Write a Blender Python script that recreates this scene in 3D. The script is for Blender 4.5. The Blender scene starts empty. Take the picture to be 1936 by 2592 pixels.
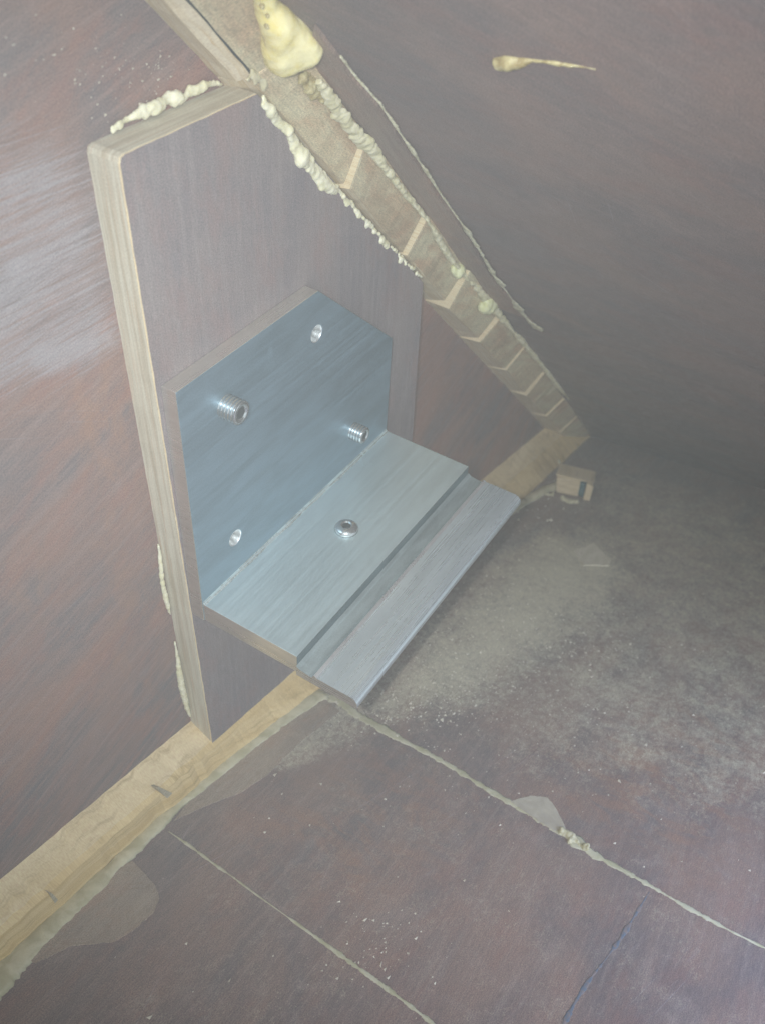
import bpy, bmesh, math, random
import numpy as np
from mathutils import Vector, Matrix, Euler
random.seed(7); rng = np.random.default_rng(7)
sc = bpy.context.scene
col = sc.collection

# ------------------------------------------------------------------ camera
RC = np.array([[0.5353, -0.8433, 0.0481], [-0.5618, -0.3980, -0.7252], [0.6307, 0.3612, -0.6868]])
u_, s_, v_ = np.linalg.svd(RC); RC = u_ @ v_
CAM = np.array([-0.155, -0.1581, 0.2515]); FPX = 2385.8
cd = bpy.data.cameras.new('camera'); cam = bpy.data.objects.new('camera', cd); col.objects.link(cam)
cam.matrix_world = Matrix(((RC[0][0], -RC[1][0], -RC[2][0], CAM[0]), (RC[0][1], -RC[1][1], -RC[2][1], CAM[1]),
                           (RC[0][2], -RC[1][2], -RC[2][2], CAM[2]), (0, 0, 0, 1)))
cd.sensor_fit = 'VERTICAL'; cd.sensor_height = 36; cd.lens = 36 * FPX / 2592
cd.clip_start = 0.005; cd.clip_end = 20
cd.dof.use_dof = True; cd.dof.focus_distance = 0.315; cd.dof.aperture_fstop = 20
sc.camera = cam

# ------------------------------------------------------------------ light and exposure
sc.view_settings.view_transform = 'Standard'; sc.view_settings.look = 'None'
sc.view_settings.gamma = 1; sc.view_settings.use_curve_mapping = False
sc.view_settings.exposure = -0.05
wd = bpy.data.worlds.new('World'); sc.world = wd; wd.use_nodes = True
bg = wd.node_tree.nodes['Background']; bg.inputs[0].default_value = (0.84, 0.93, 1.0, 1); bg.inputs[1].default_value = 1.05

def lamp(name, kind, loc, target, energy, color, **kw):
    l = bpy.data.lights.new(name, kind); l.energy = energy; l.color = color
    for k, v in kw.items(): setattr(l, k, v)
    o = bpy.data.objects.new(name, l); col.objects.link(o); o.location = loc
    o.rotation_euler = (Vector(target) - Vector(loc)).to_track_quat('-Z', 'Y').to_euler()
    return o
# the phone's flash, a little above-left of its lens
FL = CAM - RC[0] * 0.014 - RC[1] * 0.004 - RC[2] * 0.004
lamp('flash', 'SPOT', FL, (0.235, -0.045, -0.08), 4.1, (0.95, 0.99, 1.0), shadow_soft_size=0.0028, spot_size=math.radians(86), spot_blend=1.0)
# added blue fill lamp, tinting the floor and haze at lower right
lamp('blue_fill_light', 'AREA', (0.06, -0.42, 0.14), (0.04, -0.30, -0.11), 0.5, (0.48, 0.63, 1.0), shape='RECTANGLE', size=0.12, size_y=0.12, spread=math.radians(75))
HAZE = 0.12
sc.cycles.use_denoising = True
sc.cycles.sample_clamp_indirect = 6

# ------------------------------------------------------------------ geometry frame
YP = 0.0056            # front of the plywood plate / back of the bracket
YW = 0.0161            # face of the left wall
P_B = np.array([-0.0288, 0.002, -0.0986]); nF = np.array([0.2259, 0.0969, 0.9693]); nF /= np.linalg.norm(nF)
nR = np.array([0.7053, 0.0718, 0.7053]); nR /= np.linalg.norm(nR)      # points out of the room
rf = np.array([0.0023, -0.9951, 0.0990]); rf /= np.linalg.norm(rf)     # along the right panel / floor corner
S0 = 0.2244; R2 = math.sqrt(2)
AX = np.array([1, 0, -1]) / R2                                          # along the left wall / right panel corner
def wp(w, a, Y): s = S0 - w * R2; return np.array([(s + a * R2) / 2, Y, (s - a * R2) / 2])
P_R = wp(0, 0, YW)
def ray(u, v): return RC.T @ np.array([(u - 968) / FPX, (v - 1296) / FPX, 1.0])
def onP(u, v, p, n): d = ray(u, v); return CAM + d * (np.dot(p - CAM, n) / np.dot(d, n))
def onY(u, v, Y): return onP(u, v, np.array([0, Y, 0.]), np.array([0, 1., 0]))
def onF(u, v, h=0): return onP(u, v, P_B + nF * h, nF)
nL = np.array([-0.511, -0.691, -0.511]); nL /= np.linalg.norm(nL)        # outward normal of the batten's front face
def onL(u, v, h=0): return onP(u, v, wp(0.0109, 0, YP) + nL * h, nL)
def onR(u, v, h=0): return onP(u, v, P_R - nR * h, nR)
tA = ((P_B - P_R) @ nF) / (AX @ nF); TRI = P_R + AX * tA                # where the three panels meet
FX = np.array([1, 0, -nF[0] / nF[2]]); FX /= np.linalg.norm(FX)         # along the left wall / floor corner
FY = np.cross(nF, FX); FY = -FY if FY[1] > 0 else FY
def zF(x, y): return P_B[2] - (nF[0] * (x - P_B[0]) + nF[1] * (y - P_B[1])) / nF[2]

# ------------------------------------------------------------------ node helpers
class N:
    def __init__(s, name):
        s.m = bpy.data.materials.new(name); s.m.use_nodes = True; s.t = s.m.node_tree
        s.b = s.t.nodes['Principled BSDF']; s.uv = s.t.nodes.new('ShaderNodeUVMap').outputs[0]
        s.obj = s.t.nodes.new('ShaderNodeTexCoord').outputs['Object']
    def set(s, k, v):
        i = s.b.inputs[k]
        if hasattr(v, 'node'): s.t.links.new(v, i)
        else: i.default_value = v
    def _in(s, i, v):
        if hasattr(v, 'node'): s.t.links.new(v, i)
        elif isinstance(v, (tuple, list)) and len(v) == 3 and i.type == 'RGBA': i.default_value = (*v, 1)
        else: i.default_value = v
    def map(s, vec, scale, rot=0.0):
        n = s.t.nodes.new('ShaderNodeMapping'); s.t.links.new(vec, n.inputs[0])
        if rot:
            n.inputs['Rotation'].default_value = (0, 0, -rot)
            n2 = s.t.nodes.new('ShaderNodeMapping'); s.t.links.new(n.outputs[0], n2.inputs[0]); n2.inputs['Scale'].default_value = scale
            return n2.outputs[0]
        n.inputs['Scale'].default_value = scale
        return n.outputs[0]
    def noise(s, vec, scale=1.0, detail=4, rough=0.55, dist=0.0):
        n = s.t.nodes.new('ShaderNodeTexNoise'); s.t.links.new(vec, n.inputs['Vector'])
        n.inputs['Scale'].default_value = scale; n.inputs['Detail'].default_value = detail
        n.inputs['Roughness'].default_value = rough; n.inputs['Distortion'].default_value = dist
        return n.outputs['Fac']
    def ramp(s, f, a, b, lo=0.0, hi=1.0):
        n = s.t.nodes.new('ShaderNodeMapRange'); s._in(n.inputs[0], f); n.interpolation_type = 'SMOOTHSTEP'
        n.inputs[1].default_value = a; n.inputs[2].default_value = b; n.inputs[3].default_value = lo; n.inputs[4].default_value = hi
        return n.outputs[0]
    def math(s, op, a, b=0.0):
        n = s.t.nodes.new('ShaderNodeMath'); n.operation = op; s._in(n.inputs[0], a); s._in(n.inputs[1], b); return n.outputs[0]
    def mix(s, f, a, b, mode='MIX'):
        n = s.t.nodes.new('ShaderNodeMix'); n.data_type = 'RGBA'; n.blend_type = mode
        s._in(n.inputs[0], f); s._in(n.inputs[6], a); s._in(n.inputs[7], b); return n.outputs[2]
    def attr(s, name):
        n = s.t.nodes.new('ShaderNodeAttribute'); n.attribute_name = name; return n.outputs['Fac']
    def bump(s, h, strength=0.3, dist=0.0004, normal=None):
        n = s.t.nodes.new('ShaderNodeBump'); n.inputs['Strength'].default_value = strength; n.inputs['Distance'].default_value = dist
        s._in(n.inputs['Height'], h)
        if normal: s.t.links.new(normal, n.inputs['Normal'])
        s.t.links.new(n.outputs[0], s.b.inputs['Normal']); return n.outputs[0]

def brown_ply(name, base, dark, pale, grain=0.0, scratch=0.3, masks=True, scale=1.0, midk=0.5, rough=0.5, spec=0.25, film=None, redk=0.4, worn=(0.33, 0.285, 0.295)):
    n = N(name); uv = n.uv
    low = n.noise(n.map(uv, (14 * scale, 30 * scale, 1), grain), 1, 5, 0.6, 0.6)
    mid = n.noise(n.map(uv, (22 * scale, 420 * scale, 1), grain), 1, 4, 0.6, 0.4)
    fine = n.noise(n.map(uv, (260, 2600, 1), grain), 1, 3, 0.7)
    speck = n.noise(n.map(uv, (2200, 2200, 1)), 1, 2, 0.8)
    c = n.mix(n.ramp(low, 0.32, 0.68), dark, base)
    c = n.mix(n.math('MULTIPLY', n.ramp(mid, 0.42, 0.75), midk), c, pale)
    blot = n.noise(n.map(uv, (55, 55, 1)), 1, 6, 0.65, 1.0)
    c = n.mix(n.math('MULTIPLY', n.ramp(blot, 0.5, 0.75), 0.35), c, pale)
    red = n.noise(n.map(uv, (20, 42, 1), grain + 0.2), 1.3, 6, 0.72)
    c = n.mix(n.math('MULTIPLY', n.ramp(red, 0.46, 0.66), redk), c, (base[0] * 1.15, base[1] * 0.85, base[2] * 0.80))
    if masks:
        s1 = n.noise(n.map(uv, (12, 800, 1), scratch), 1, 6, 0.75, 0.5)
        s2 = n.noise(n.map(uv, (18, 1900, 1), scratch + 0.2), 1, 4, 0.8, 0.3)
        s3 = n.noise(n.map(uv, (60, 60, 1)), 1, 6, 0.7, 0.5)
        ss = n.math('ADD', n.math('MULTIPLY', s1, 0.62), n.math('ADD', n.math('MULTIPLY', s2, 0.38), n.math('MULTIPLY', s3, 0.13)))
        wear = n.attr('wear')
        wf = n.ramp(n.math('ADD', n.math('MULTIPLY', wear, 0.34), ss), 0.70, 0.96)
        c = n.mix(n.math('MULTIPLY', wf, n.math('MULTIPLY', n.ramp(wear, 0.0, 0.45), 0.92)), c, worn)
        st = n.math('MULTIPLY', n.attr('stain'), n.ramp(n.noise(n.map(uv, (90, 40, 1)), 1, 5, 0.7, 0.6), 0.42, 0.66))
        c = n.mix(n.math('MULTIPLY', st, 0.8), c, (0.33, 0.165, 0.10))
        dn = n.noise(n.map(uv, (330, 330, 1)), 1, 5, 0.8, 0.6)
        dn2 = n.noise(n.map(uv, (60, 60, 1)), 1, 5, 0.7, 0.4)
        s4 = n.noise(n.map(uv, (5, 1500, 1), scratch + 0.1), 1, 2, 0.5, 0.15); s5 = n.noise(n.map(uv, (7, 1200, 1), scratch - 0.5), 1, 2, 0.5, 0.1)
        gate = n.ramp(n.noise(n.map(uv, (30, 30, 1)), 1, 3, 0.6), 0.45, 0.65)
        c = n.mix(n.math('MULTIPLY', gate, n.math('ADD', n.math('MULTIPLY', n.ramp(s4, 0.66, 0.74), 0.5), n.math('MULTIPLY', n.ramp(s5, 0.68, 0.76), 0.4))), c, worn)
        dn3 = n.noise(n.map(uv, (1300, 1300, 1)), 1, 2, 0.8)
        df = n.ramp(n.math('ADD', n.math('MULTIPLY', n.attr('dust'), 0.40), n.math('ADD', n.math('MULTIPLY', dn, 0.42), n.math('ADD', n.math('MULTIPLY', dn2, 0.30), n.math('MULTIPLY', dn3, 0.28)))), 0.60, 0.90)
        c = n.mix(n.math('MULTIPLY', df, n.ramp(n.attr('dust'), 0.0, 0.4)), c, (0.54, 0.48, 0.35))
    if film:
        fm = n.noise(n.map(uv, (38, 90, 1)), 1, 4, 0.6, 0.8)
        c = n.mix(n.math('MULTIPLY', n.ramp(fm, 0.42, 0.68), 0.55), c, film)
    c = n.mix(0.45, c, n.mix(n.ramp(fine, 0.25, 0.75), (0.30, 0.35, 0.35), (0.65, 0.65, 0.65)), 'OVERLAY')
    c = n.mix(0.75, c, n.mix(n.ramp(speck, 0.25, 0.75), (0.28, 0.28, 0.32), (0.72, 0.72, 0.68)), 'OVERLAY')
    n.set('Base Color', c)
    n.set('Roughness', n.ramp(blot, 0.3, 0.7, rough - 0.08, rough + 0.14)); n.set('Specular IOR Level', spec)
    n.bump(n.math('ADD', n.math('MULTIPLY', mid, 0.6), n.math('MULTIPLY', speck, 0.5)), 0.25, 0.0003)
    return n.m

def pale_wood(name, c1, c2, c3, axis_scale, rough=0.65, line=(0.2, 0.15, 0.1)):
    """axis_scale: uv = (along, across)"""
    n = N(name)
    a = n.noise(n.map(n.uv, axis_scale), 1, 5, 0.65, 0.3)
    b = n.noise(n.map(n.uv, (axis_scale[0] * 3, axis_scale[1] * 3.2, 1)), 1, 4, 0.7, 0.2)
    m = n.noise(n.map(n.uv, (60, 60, 1)), 1, 4, 0.6, 0.5)
    sp = n.noise(n.map(n.uv, (2000, 2000, 1)), 1, 2, 0.8)
    c = n.mix(n.ramp(a, 0.33, 0.62), c1, c2)
    c = n.mix(n.ramp(b, 0.5, 0.72), c, c3)
    c = n.mix(n.math('MULTIPLY', n.ramp(a, 0.66, 0.76), 0.5), c, line)
    c = n.mix(n.math('MULTIPLY', n.ramp(m, 0.5, 0.75), 0.4), c, c2)
    c = n.mix(0.5, c, n.mix(n.ramp(sp, 0.2, 0.8), (0.32, 0.32, 0.32), (0.68, 0.68, 0.68)), 'OVERLAY')
    n.set('Base Color', c); n.set('Roughness', rough); n.set('Specular IOR Level', 0.3)
    n.bump(n.math('ADD', b, n.math('MULTIPLY', sp, 0.4)), 0.35, 0.0004)
    return n.m

def resin(name, c1, c2, rough=0.22, trans=0.0, bump=0.25, scale=300):
    n = N(name)
    a = n.noise(n.map(n.obj, (scale * .5,) * 3), 1, 4, 0.6, 0.4); b = n.noise(n.map(n.obj, (scale * 4,) * 3), 1, 3, 0.7)
    n.set('Base Color', n.mix(n.ramp(a, 0.35, 0.65), c1, c2)); n.set('Roughness', n.ramp(b, 0.3, 0.7, rough, rough + 0.25))
    n.set('Specular IOR Level', 0.5); n.set('Subsurface Weight', 0.25); n.set('Subsurface Radius', (1, .8, .4)); n.set('Subsurface Scale', 0.002)
    if trans: n.set('Transmission Weight', trans)
    n.bump(n.math('ADD', a, n.math('MULTIPLY', b, 0.4)), bump, 0.0006)
    return n.m

def metal(name, colr, rough, aniso=0.0, streak=(6, 700, 1), var=0.12, met=0.85):
    n = N(name)
    a = n.noise(n.map(n.uv, streak), 1, 5, 0.65, 0.15)
    b = n.noise(n.map(n.uv, (streak[0] * 4, streak[1] * 0.15, 1)), 1, 4, 0.6, 0.4)
    sp = n.noise(n.map(n.uv, (1800, 1800, 1)), 1, 2, 0.8)
    scuff = n.noise(n.map(n.uv, (40, 40, 1)), 1, 6, 0.7, 1.2)
    d = tuple(x * (1 - var * 2.2) for x in colr); l = tuple(min(1, x * (1 + var)) for x in colr)
    c = n.mix(n.ramp(b, 0.3, 0.7), d, l)
    c = n.mix(n.math('MULTIPLY', n.ramp(a, 0.45, 0.7), 0.5), c, l)
    c = n.mix(n.math('MULTIPLY', n.ramp(scuff, 0.58, 0.75), 0.35), c, tuple(x * 1.15 for x in l))
    c = n.mix(0.35, c, n.mix(n.ramp(sp, 0.2, 0.8), (0.36, 0.36, 0.36), (0.64, 0.64, 0.64)), 'OVERLAY')
    n.set('Base Color', c); n.set('Metallic', met)
    n.set('Roughness', n.ramp(n.math('ADD', a, n.math('MULTIPLY', scuff, 0.3)), 0.4, 0.9, rough, rough + 0.15))
    n.set('Anisotropic', aniso)
    n.bump(n.math('ADD', a, n.math('MULTIPLY', sp, 0.3)), 0.12, 0.0001)
    return n.m

# ------------------------------------------------------------------ mesh helpers
def link(o, parent=None):
    col.objects.link(o)
    if parent is not None: o.parent = parent
    return o
def tag(o, label, cat, group=None, kind=None):
    if label: o['label'] = label
    if cat: o['category'] = cat
    if group: o['group'] = group
    if kind: o['kind'] = kind
    return o
def empty(name, loc, label, cat, group=None):
    o = bpy.data.objects.new(name, None); o.empty_display_size = 0.01; col.objects.link(o)
    tag(o, label, cat, group); return o          # parts are modelled in world coordinates, so the empty stays unrotated
def root(name, loc, label, cat, group=None):
    o = empty(name, loc, label, cat, group); o.location = loc; return o
def mk(name, verts, faces, mats, parent=None, uvf=None, smooth=False, mat_idx=None):
    """verts in world coordinates; parent may be an Empty with a location"""
    off = np.zeros(3)
    p = parent
    while p is not None: off = off + np.array(p.location); p = p.parent
    V = [tuple(np.array(v, float) - off) for v in verts]
    me = bpy.data.meshes.new(name); me.from_pydata(V, [], [tuple(f) for f in faces]); 
    for m in (mats if isinstance(mats, (list, tuple)) else [mats]): me.materials.append(m)
    if mat_idx is not None: me.polygons.foreach_set('material_index', list(mat_idx))
    if uvf is not None:
        uvl = me.uv_layers.new(name='UVMap')
        W = [np.array(v, float) for v in verts]
        for poly in me.polygons:
            for li in poly.loop_indices:
                uvl.data[li].uv = uvf(W[me.loops[li].vertex_index], poly.index)
    if smooth: me.polygons.foreach_set('use_smooth', [True] * len(me.polygons))
    me.update(); o = bpy.data.objects.new(name, me); return link(o, parent)
def fix_normals(o):
    bm = bmesh.new(); bm.from_mesh(o.data); bmesh.ops.recalc_face_normals(bm, faces=bm.faces); bm.to_mesh(o.data); bm.free()
def bevel(o, w, seg=2, ang=35):
    m = o.modifiers.new('bevel', 'BEVEL'); m.width = w; m.segments = seg; m.limit_method = 'ANGLE'; m.angle_limit = math.radians(ang); return o
def wobble(o, strength, size, mid=0.5):
    t = bpy.data.textures.new(o.name + '_tex', 'CLOUDS'); t.noise_scale = size; t.noise_depth = 2
    m = o.modifiers.new('uneven', 'DISPLACE'); m.texture = t; m.strength = strength; m.mid_level = mid; m.texture_coords = 'LOCAL'
    return o
def sd_poly(P, poly):
    """signed distance (positive inside) of 2-D points to a polygon"""
    P = np.asarray(P); poly = np.asarray(poly); d = np.full(len(P), 1e9); ins = np.zeros(len(P), bool)
    for i in range(len(poly)):
        a = poly[i]; b = poly[(i + 1) % len(poly)]; ab = b - a
        t = np.clip(((P - a) @ ab) / (ab @ ab + 1e-12), 0, 1); d = np.minimum(d, np.linalg.norm(P - a - t[:, None] * ab, axis=1))
        cond = ((a[1] > P[:, 1]) != (b[1] > P[:, 1])) & (P[:, 0] < (b[0] - a[0]) * (P[:, 1] - a[1]) / (b[1] - a[1] + 1e-15) + a[0])
        ins ^= cond
    return np.where(ins, d, -d)
def panel(name, org, U, V, nrm, us, vs_of_u, nv, mat, masks, thick, clip=None):
    """a board: structured grid in the plane (org, U, V), thickness added behind; masks = {attr: [(poly2d, soft, amount)]}"""
    nu = len(us); pts = []; uv = []
    for u in us:
        v0, v1 = vs_of_u(u)
        for j in range(nv):
            v = v0 + (v1 - v0) * j / (nv - 1); pts.append(org + U * u + V * v); uv.append((u, v))
    faces = [(i * nv + j, (i + 1) * nv + j, (i + 1) * nv + j + 1, i * nv + j + 1) for i in range(nu - 1) for j in range(nv - 1)]
    me = bpy.data.meshes.new(name); me.from_pydata([tuple(p) for p in pts], [], faces); me.materials.append(mat)
    me.update()
    if np.dot(np.array(me.polygons[0].normal), nrm) < 0: me.flip_normals()
    UV = np.array(uv); lay = me.uv_layers.new(name='UVMap'); li = np.zeros(len(me.loops), int); me.loops.foreach_get('vertex_index', li)
    lay.data.foreach_set('uv', UV[li].ravel())
    for an in ('wear', 'stain', 'dust'):
        val = np.zeros(len(UV))
        for poly, soft, amt in masks.get(an, []):
            d = sd_poly(UV, poly); t = np.clip(d / soft * 0.5 + 0.5, 0, 1); val = np.maximum(val, amt * t * t * (3 - 2 * t))
        a = me.attributes.new(an, 'FLOAT', 'POINT'); a.data.foreach_set('value', val)
    o = bpy.data.objects.new(name, me); link(o)
    s = o.modifiers.new('board', 'SOLIDIFY'); s.thickness = thick; s.offset = -1
    o['kind'] = 'structure'; return o

# ------------------------------------------------------------------ materials
M_wallL = brown_ply('worn_brown_plywood', (0.27, 0.14, 0.105), (0.14, 0.11, 0.115), (0.30, 0.20, 0.175), grain=0.25, scratch=-0.05)
M_wallR = brown_ply('smooth_brown_plywood', (0.205, 0.145, 0.13), (0.15, 0.122, 0.122), (0.24, 0.18, 0.165), grain=0.9, scratch=0.5, redk=0.25, midk=0.3)
M_floor = brown_ply('dusty_brown_plywood', (0.235, 0.158, 0.13), (0.155, 0.122, 0.118), (0.32, 0.25, 0.215), grain=0.0, scratch=0.2, midk=0.28, redk=0.28)
M_plate = brown_ply('grey_brown_veneer', (0.235, 0.185, 0.18), (0.18, 0.15, 0.16), (0.29, 0.24, 0.23), grain=math.pi / 2, masks=False, rough=0.55)
M_block = brown_ply('brown_batten_veneer', (0.44, 0.33, 0.20), (0.31, 0.22, 0.14), (0.54, 0.45, 0.29), grain=0.0, masks=False, rough=0.35, spec=0.5, film=(0.54, 0.51, 0.34))
M_edge = pale_wood('pale_plywood_edge', (0.40, 0.335, 0.235), (0.56, 0.52, 0.41), (0.50, 0.36, 0.24), (14, 520, 1))
M_end = pale_wood('fresh_end_grain', (0.68, 0.53, 0.31), (0.76, 0.65, 0.44), (0.52, 0.36, 0.20), (15, 1300, 1))
M_side = pale_wood('sanded_batten_side', (0.50, 0.39, 0.23), (0.58, 0.50, 0.37), (0.42, 0.27, 0.12), (16, 700, 1))
M_pine = pale_wood('tan_pine', (0.55, 0.38, 0.16), (0.64, 0.48, 0.24), (0.42, 0.29, 0.12), (10, 260, 1), rough=0.45)
M_resin = resin('cream_resin', (0.66, 0.62, 0.40), (0.76, 0.73, 0.55), 0.12, bump=0.12)
M_yellow = resin('yellow_resin', (0.74, 0.63, 0.24), (0.80, 0.73, 0.42), 0.08, bump=0.08)
M_green = resin('greenish_resin', (0.52, 0.52, 0.26), (0.62, 0.62, 0.40), 0.3)
M_amber = resin('amber_resin', (0.30, 0.23, 0.10), (0.50, 0.44, 0.24), 0.12, bump=0.9, scale=600)
M_seam = resin('dull_seam_resin', (0.40, 0.36, 0.22), (0.52, 0.47, 0.32), 0.45, bump=0.5)
M_pale = resin('pale_smear', (0.36, 0.31, 0.24), (0.43, 0.38, 0.29), 0.4, bump=0.5)
M_chip = pale_wood('pale_chip_wood', (0.50, 0.45, 0.33), (0.58, 0.52, 0.41), (0.44, 0.37, 0.27), (60, 200, 1))
M_film = brown_ply('resin_film', (0.33, 0.25, 0.185), (0.25, 0.195, 0.16), (0.38, 0.31, 0.245), grain=0.0, masks=False, rough=0.25)
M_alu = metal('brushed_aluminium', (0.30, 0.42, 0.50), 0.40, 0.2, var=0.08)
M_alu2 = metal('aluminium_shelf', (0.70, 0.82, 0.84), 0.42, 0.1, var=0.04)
M_lip = metal('aluminium_lip', (0.66, 0.74, 0.78), 0.22, 0.5, var=0.06, met=0.72)
M_step = metal('dark_step', (0.20, 0.25, 0.27), 0.5, 0.0, (12, 900, 1), 0.1)  # shade of the step face put into a darker metal colour
M_groove = metal('dull_grey_groove', (0.43, 0.50, 0.51), 0.5, 0.0, (12, 900, 1), 0.1)  # darker, rougher grey for the groove faces
M_cut = metal('sawn_aluminium_edge', (0.74, 0.70, 0.64), 0.24, 0, (12, 900, 1), 0.05)
M_bright = metal('bright_thread_and_glint', (0.9, 0.92, 0.92), 0.22, 0, (50, 50, 1), 0.03)
M_steel = metal('shiny_steel', (0.50, 0.52, 0.52), 0.12, 0, (50, 50, 1), 0.06)
nd = N('dark_socket'); nd.set('Base Color', (0.05, 0.055, 0.06, 1)); nd.set('Roughness', 0.5); nd.set('Metallic', 0.6); M_dark = nd.m
M_resid = metal('scraped_metal', (0.50, 0.54, 0.53), 0.62, 0, (300, 900, 1), 0.25)
nd = N('green_blue_paint'); nd.set('Base Color', (0.03, 0.09, 0.10, 1)); nd.set('Roughness', 0.5); M_teal = nd.m
nd = N('blue_pencil'); nd.set('Base Color', nd.mix(nd.ramp(nd.noise(nd.map(nd.obj, (500, 500, 500)), 1, 3), .4, .6), (0.11, 0.13, 0.16), (0.19, 0.15, 0.14))); nd.set('Roughness', 0.7); M_pencil = nd.m
nd = N('fine_sawdust'); nd.set('Base Color', nd.mix(nd.ramp(nd.noise(nd.map(nd.obj, (300, 300, 300)), 1, 3), .4, .6), (0.50, 0.45, 0.35), (0.62, 0.56, 0.45))); nd.set('Roughness', 0.9); M_dust = nd.m

# ------------------------------------------------------------------ the three boards
def xzW(*pp): return [tuple(onY(u, v, YW)[[0, 2]]) for u, v in pp]
orgW = np.array([0, YW, 0.]); UW = np.array([1., 0, 0]); VW = np.array([0, 0, 1.])
def wl_range(x): return zF(x, YW) - 0.0, min(S0 - x, 0.42)
masksW = {
    'wear': [(xzW((-200, 330), (150, 300), (260, 420), (300, 560), (310, 860), (180, 960), (0, 1030), (-250, 1100)), 0.016, 0.85),
             (xzW((0, 420), (120, 380), (210, 430), (120, 520), (0, 560)), 0.01, 1.1),
             (xzW((-20, 640), (230, 560), (250, 640), (0, 760)), 0.008, 1.15),
             (xzW((60, 850), (300, 800), (310, 880), (160, 960), (60, 960)), 0.008, 1.15),
             (xzW((0, 330), (180, 250), (420, 190), (520, 230), (330, 330), (150, 450)), 0.02, 0.5),
             (xzW((0, 1180), (160, 1150), (170, 1330), (0, 1400)), 0.03, 0.35),
             (xzW((100, 1560), (330, 1480), (340, 1560), (120, 1680)), 0.02, 0.35),
             (xzW((-50, 20), (200, 0), (120, 160), (-60, 220)), 0.02, 0.4)],
    'stain': [(xzW((255, 1090), (290, 1180), (320, 1300), (300, 1420), (250, 1300), (225, 1150)), 0.012, 1.0),
              (xzW((300, 1450), (350, 1500), (370, 1680), (320, 1620)), 0.012, 0.9),
              (xzW((150, 1000), (310, 900), (340, 1160), (170, 1160)), 0.02, 0.85),
              (xzW((0, 1450), (120, 1430), (140, 1540), (0, 1560)), 0.02, 0.6),
              (xzW((180, 1640), (400, 1600), (400, 1760), (200, 1760)), 0.02, 0.5)],
    'dust': [(xzW((230, 130), (330, 150), (520, 170), (500, 230), (300, 230)), 0.015, 0.35)]}
wall_left = panel('wall_left', orgW, UW, VW, np.array([0, -1., 0]), np.linspace(-0.55, TRI[0], 330), wl_range, 240, M_wallL, masksW, 0.009)

# right board: u along AX measured from TRI backwards, v along rf
def uvR(*pp): return [tuple([(onR(*p) - TRI) @ AX, (onR(*p) - TRI - ((onR(*p) - TRI) @ AX) * AX) @ rf]) for p in pp]
AXp = AX; RV = rf - (rf @ AX) * AX; RV /= np.linalg.norm(RV)
def uvR(*pp): return [((onR(*p) - TRI) @ AX, (onR(*p) - TRI) @ RV) for p in pp]
skew = (rf @ AX) / (rf @ RV)
masksR = {'wear': [(uvR((800, 60), (1250, 40), (1350, 420), (1100, 420)), 0.03, 0.28)],
          'stain': [], 'dust': []}
wall_right = panel('wall_right', TRI, AX, RV, -nR, np.linspace(-0.62, 0.0, 200), lambda u: (0.0, 0.45), 160, M_wallR, masksR, 0.009)
# shear the last columns so the lower edge follows the floor
for v in wall_right.data.vertices:
    p = np.array(v.co); b = (p - TRI) @ RV; u = (p - TRI) @ AX
    k = (0.62 + u) / 0.62; v.co = Vector(p + AX * (b * skew * k))

def uvF(*pp): return [((onF(*p) - TRI) @ FX, (onF(*p) - TRI) @ FY) for p in pp]
masksF = {'dust': [(uvF((800, 1800), (1050, 1590), (1250, 1400), (1350, 1330), (1560, 1340), (1650, 1480), (1480, 1640), (1240, 1790), (1000, 1830)), 0.04, 0.84),
                   (uvF((650, 1750), (800, 1700), (1000, 1830), (900, 1900), (720, 1960), (560, 1960)), 0.012, 0.55),
                   (uvF((1200, 1950), (1150, 1700), (1330, 1330), (1480, 1130), (1936, 1260), (2300, 1500), (2200, 2200), (1850, 2150), (1600, 2050)), 0.07, 0.52), (uvF((-200, 2900), (430, 2080), (1480, 1100), (2200, 1200), (2400, 2600), (1500, 3000)), 0.05, 0.26),
                   (uvF((800, 2300), (980, 2250), (1060, 2420), (900, 2440)), 0.03, 0.4)],
          'wear': [(uvF((1040, 1980), (1400, 2000), (1280, 2450), (900, 2350)), 0.04, 0.35), (uvF((1400, 2200), (1936, 2300), (1936, 2592), (1450, 2592)), 0.04, 0.4),
                   (uvF((1580, 1330), (1936, 1240), (1936, 1500), (1600, 1560)), 0.04, 0.3)],
          'stain': [(uvF((1400, 1900), (1800, 1750), (1936, 1950), (1850, 2200), (1500, 2100)), 0.03, 0.6), (uvF((600, 2080), (1000, 1900), (1250, 2000), (900, 2300)), 0.03, 0.5), (uvF((1330, 1980), (1500, 1950), (1500, 2080), (1380, 2100)), 0.02, 0.5)]}
floor = panel('floor', TRI, FX, FY, nF, np.linspace(-1.0, 0.004, 330), lambda u: (-0.004, 0.5), 200, M_floor, masksF, 0.009)

# ------------------------------------------------------------------ added haze volume, imitating a milky lens veil
nh = bpy.data.materials.new('veil_haze'); nh.use_nodes = True; tt = nh.node_tree; tt.nodes.remove(tt.nodes['Principled BSDF'])
pv = tt.nodes.new('ShaderNodeVolumePrincipled'); pv.inputs['Color'].default_value = (0.93, 0.97, 0.95, 1); pv.inputs['Density'].default_value = HAZE
tt.links.new(pv.outputs[0], tt.nodes['Material Output'].inputs['Volume'])
bm = bmesh.new(); bmesh.ops.create_cube(bm, size=1.0, matrix=Matrix.Translation((-0.1, -0.3, -0.25)) @ Matrix.Diagonal((2.4, 1.8, 2.4, 1)))
me = bpy.data.meshes.new('haze'); bm.to_mesh(me); bm.free(); me.materials.append(nh); hz_ = bpy.data.objects.new('haze', me); col.objects.link(hz_); hz_['kind'] = 'stuff'
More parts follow.
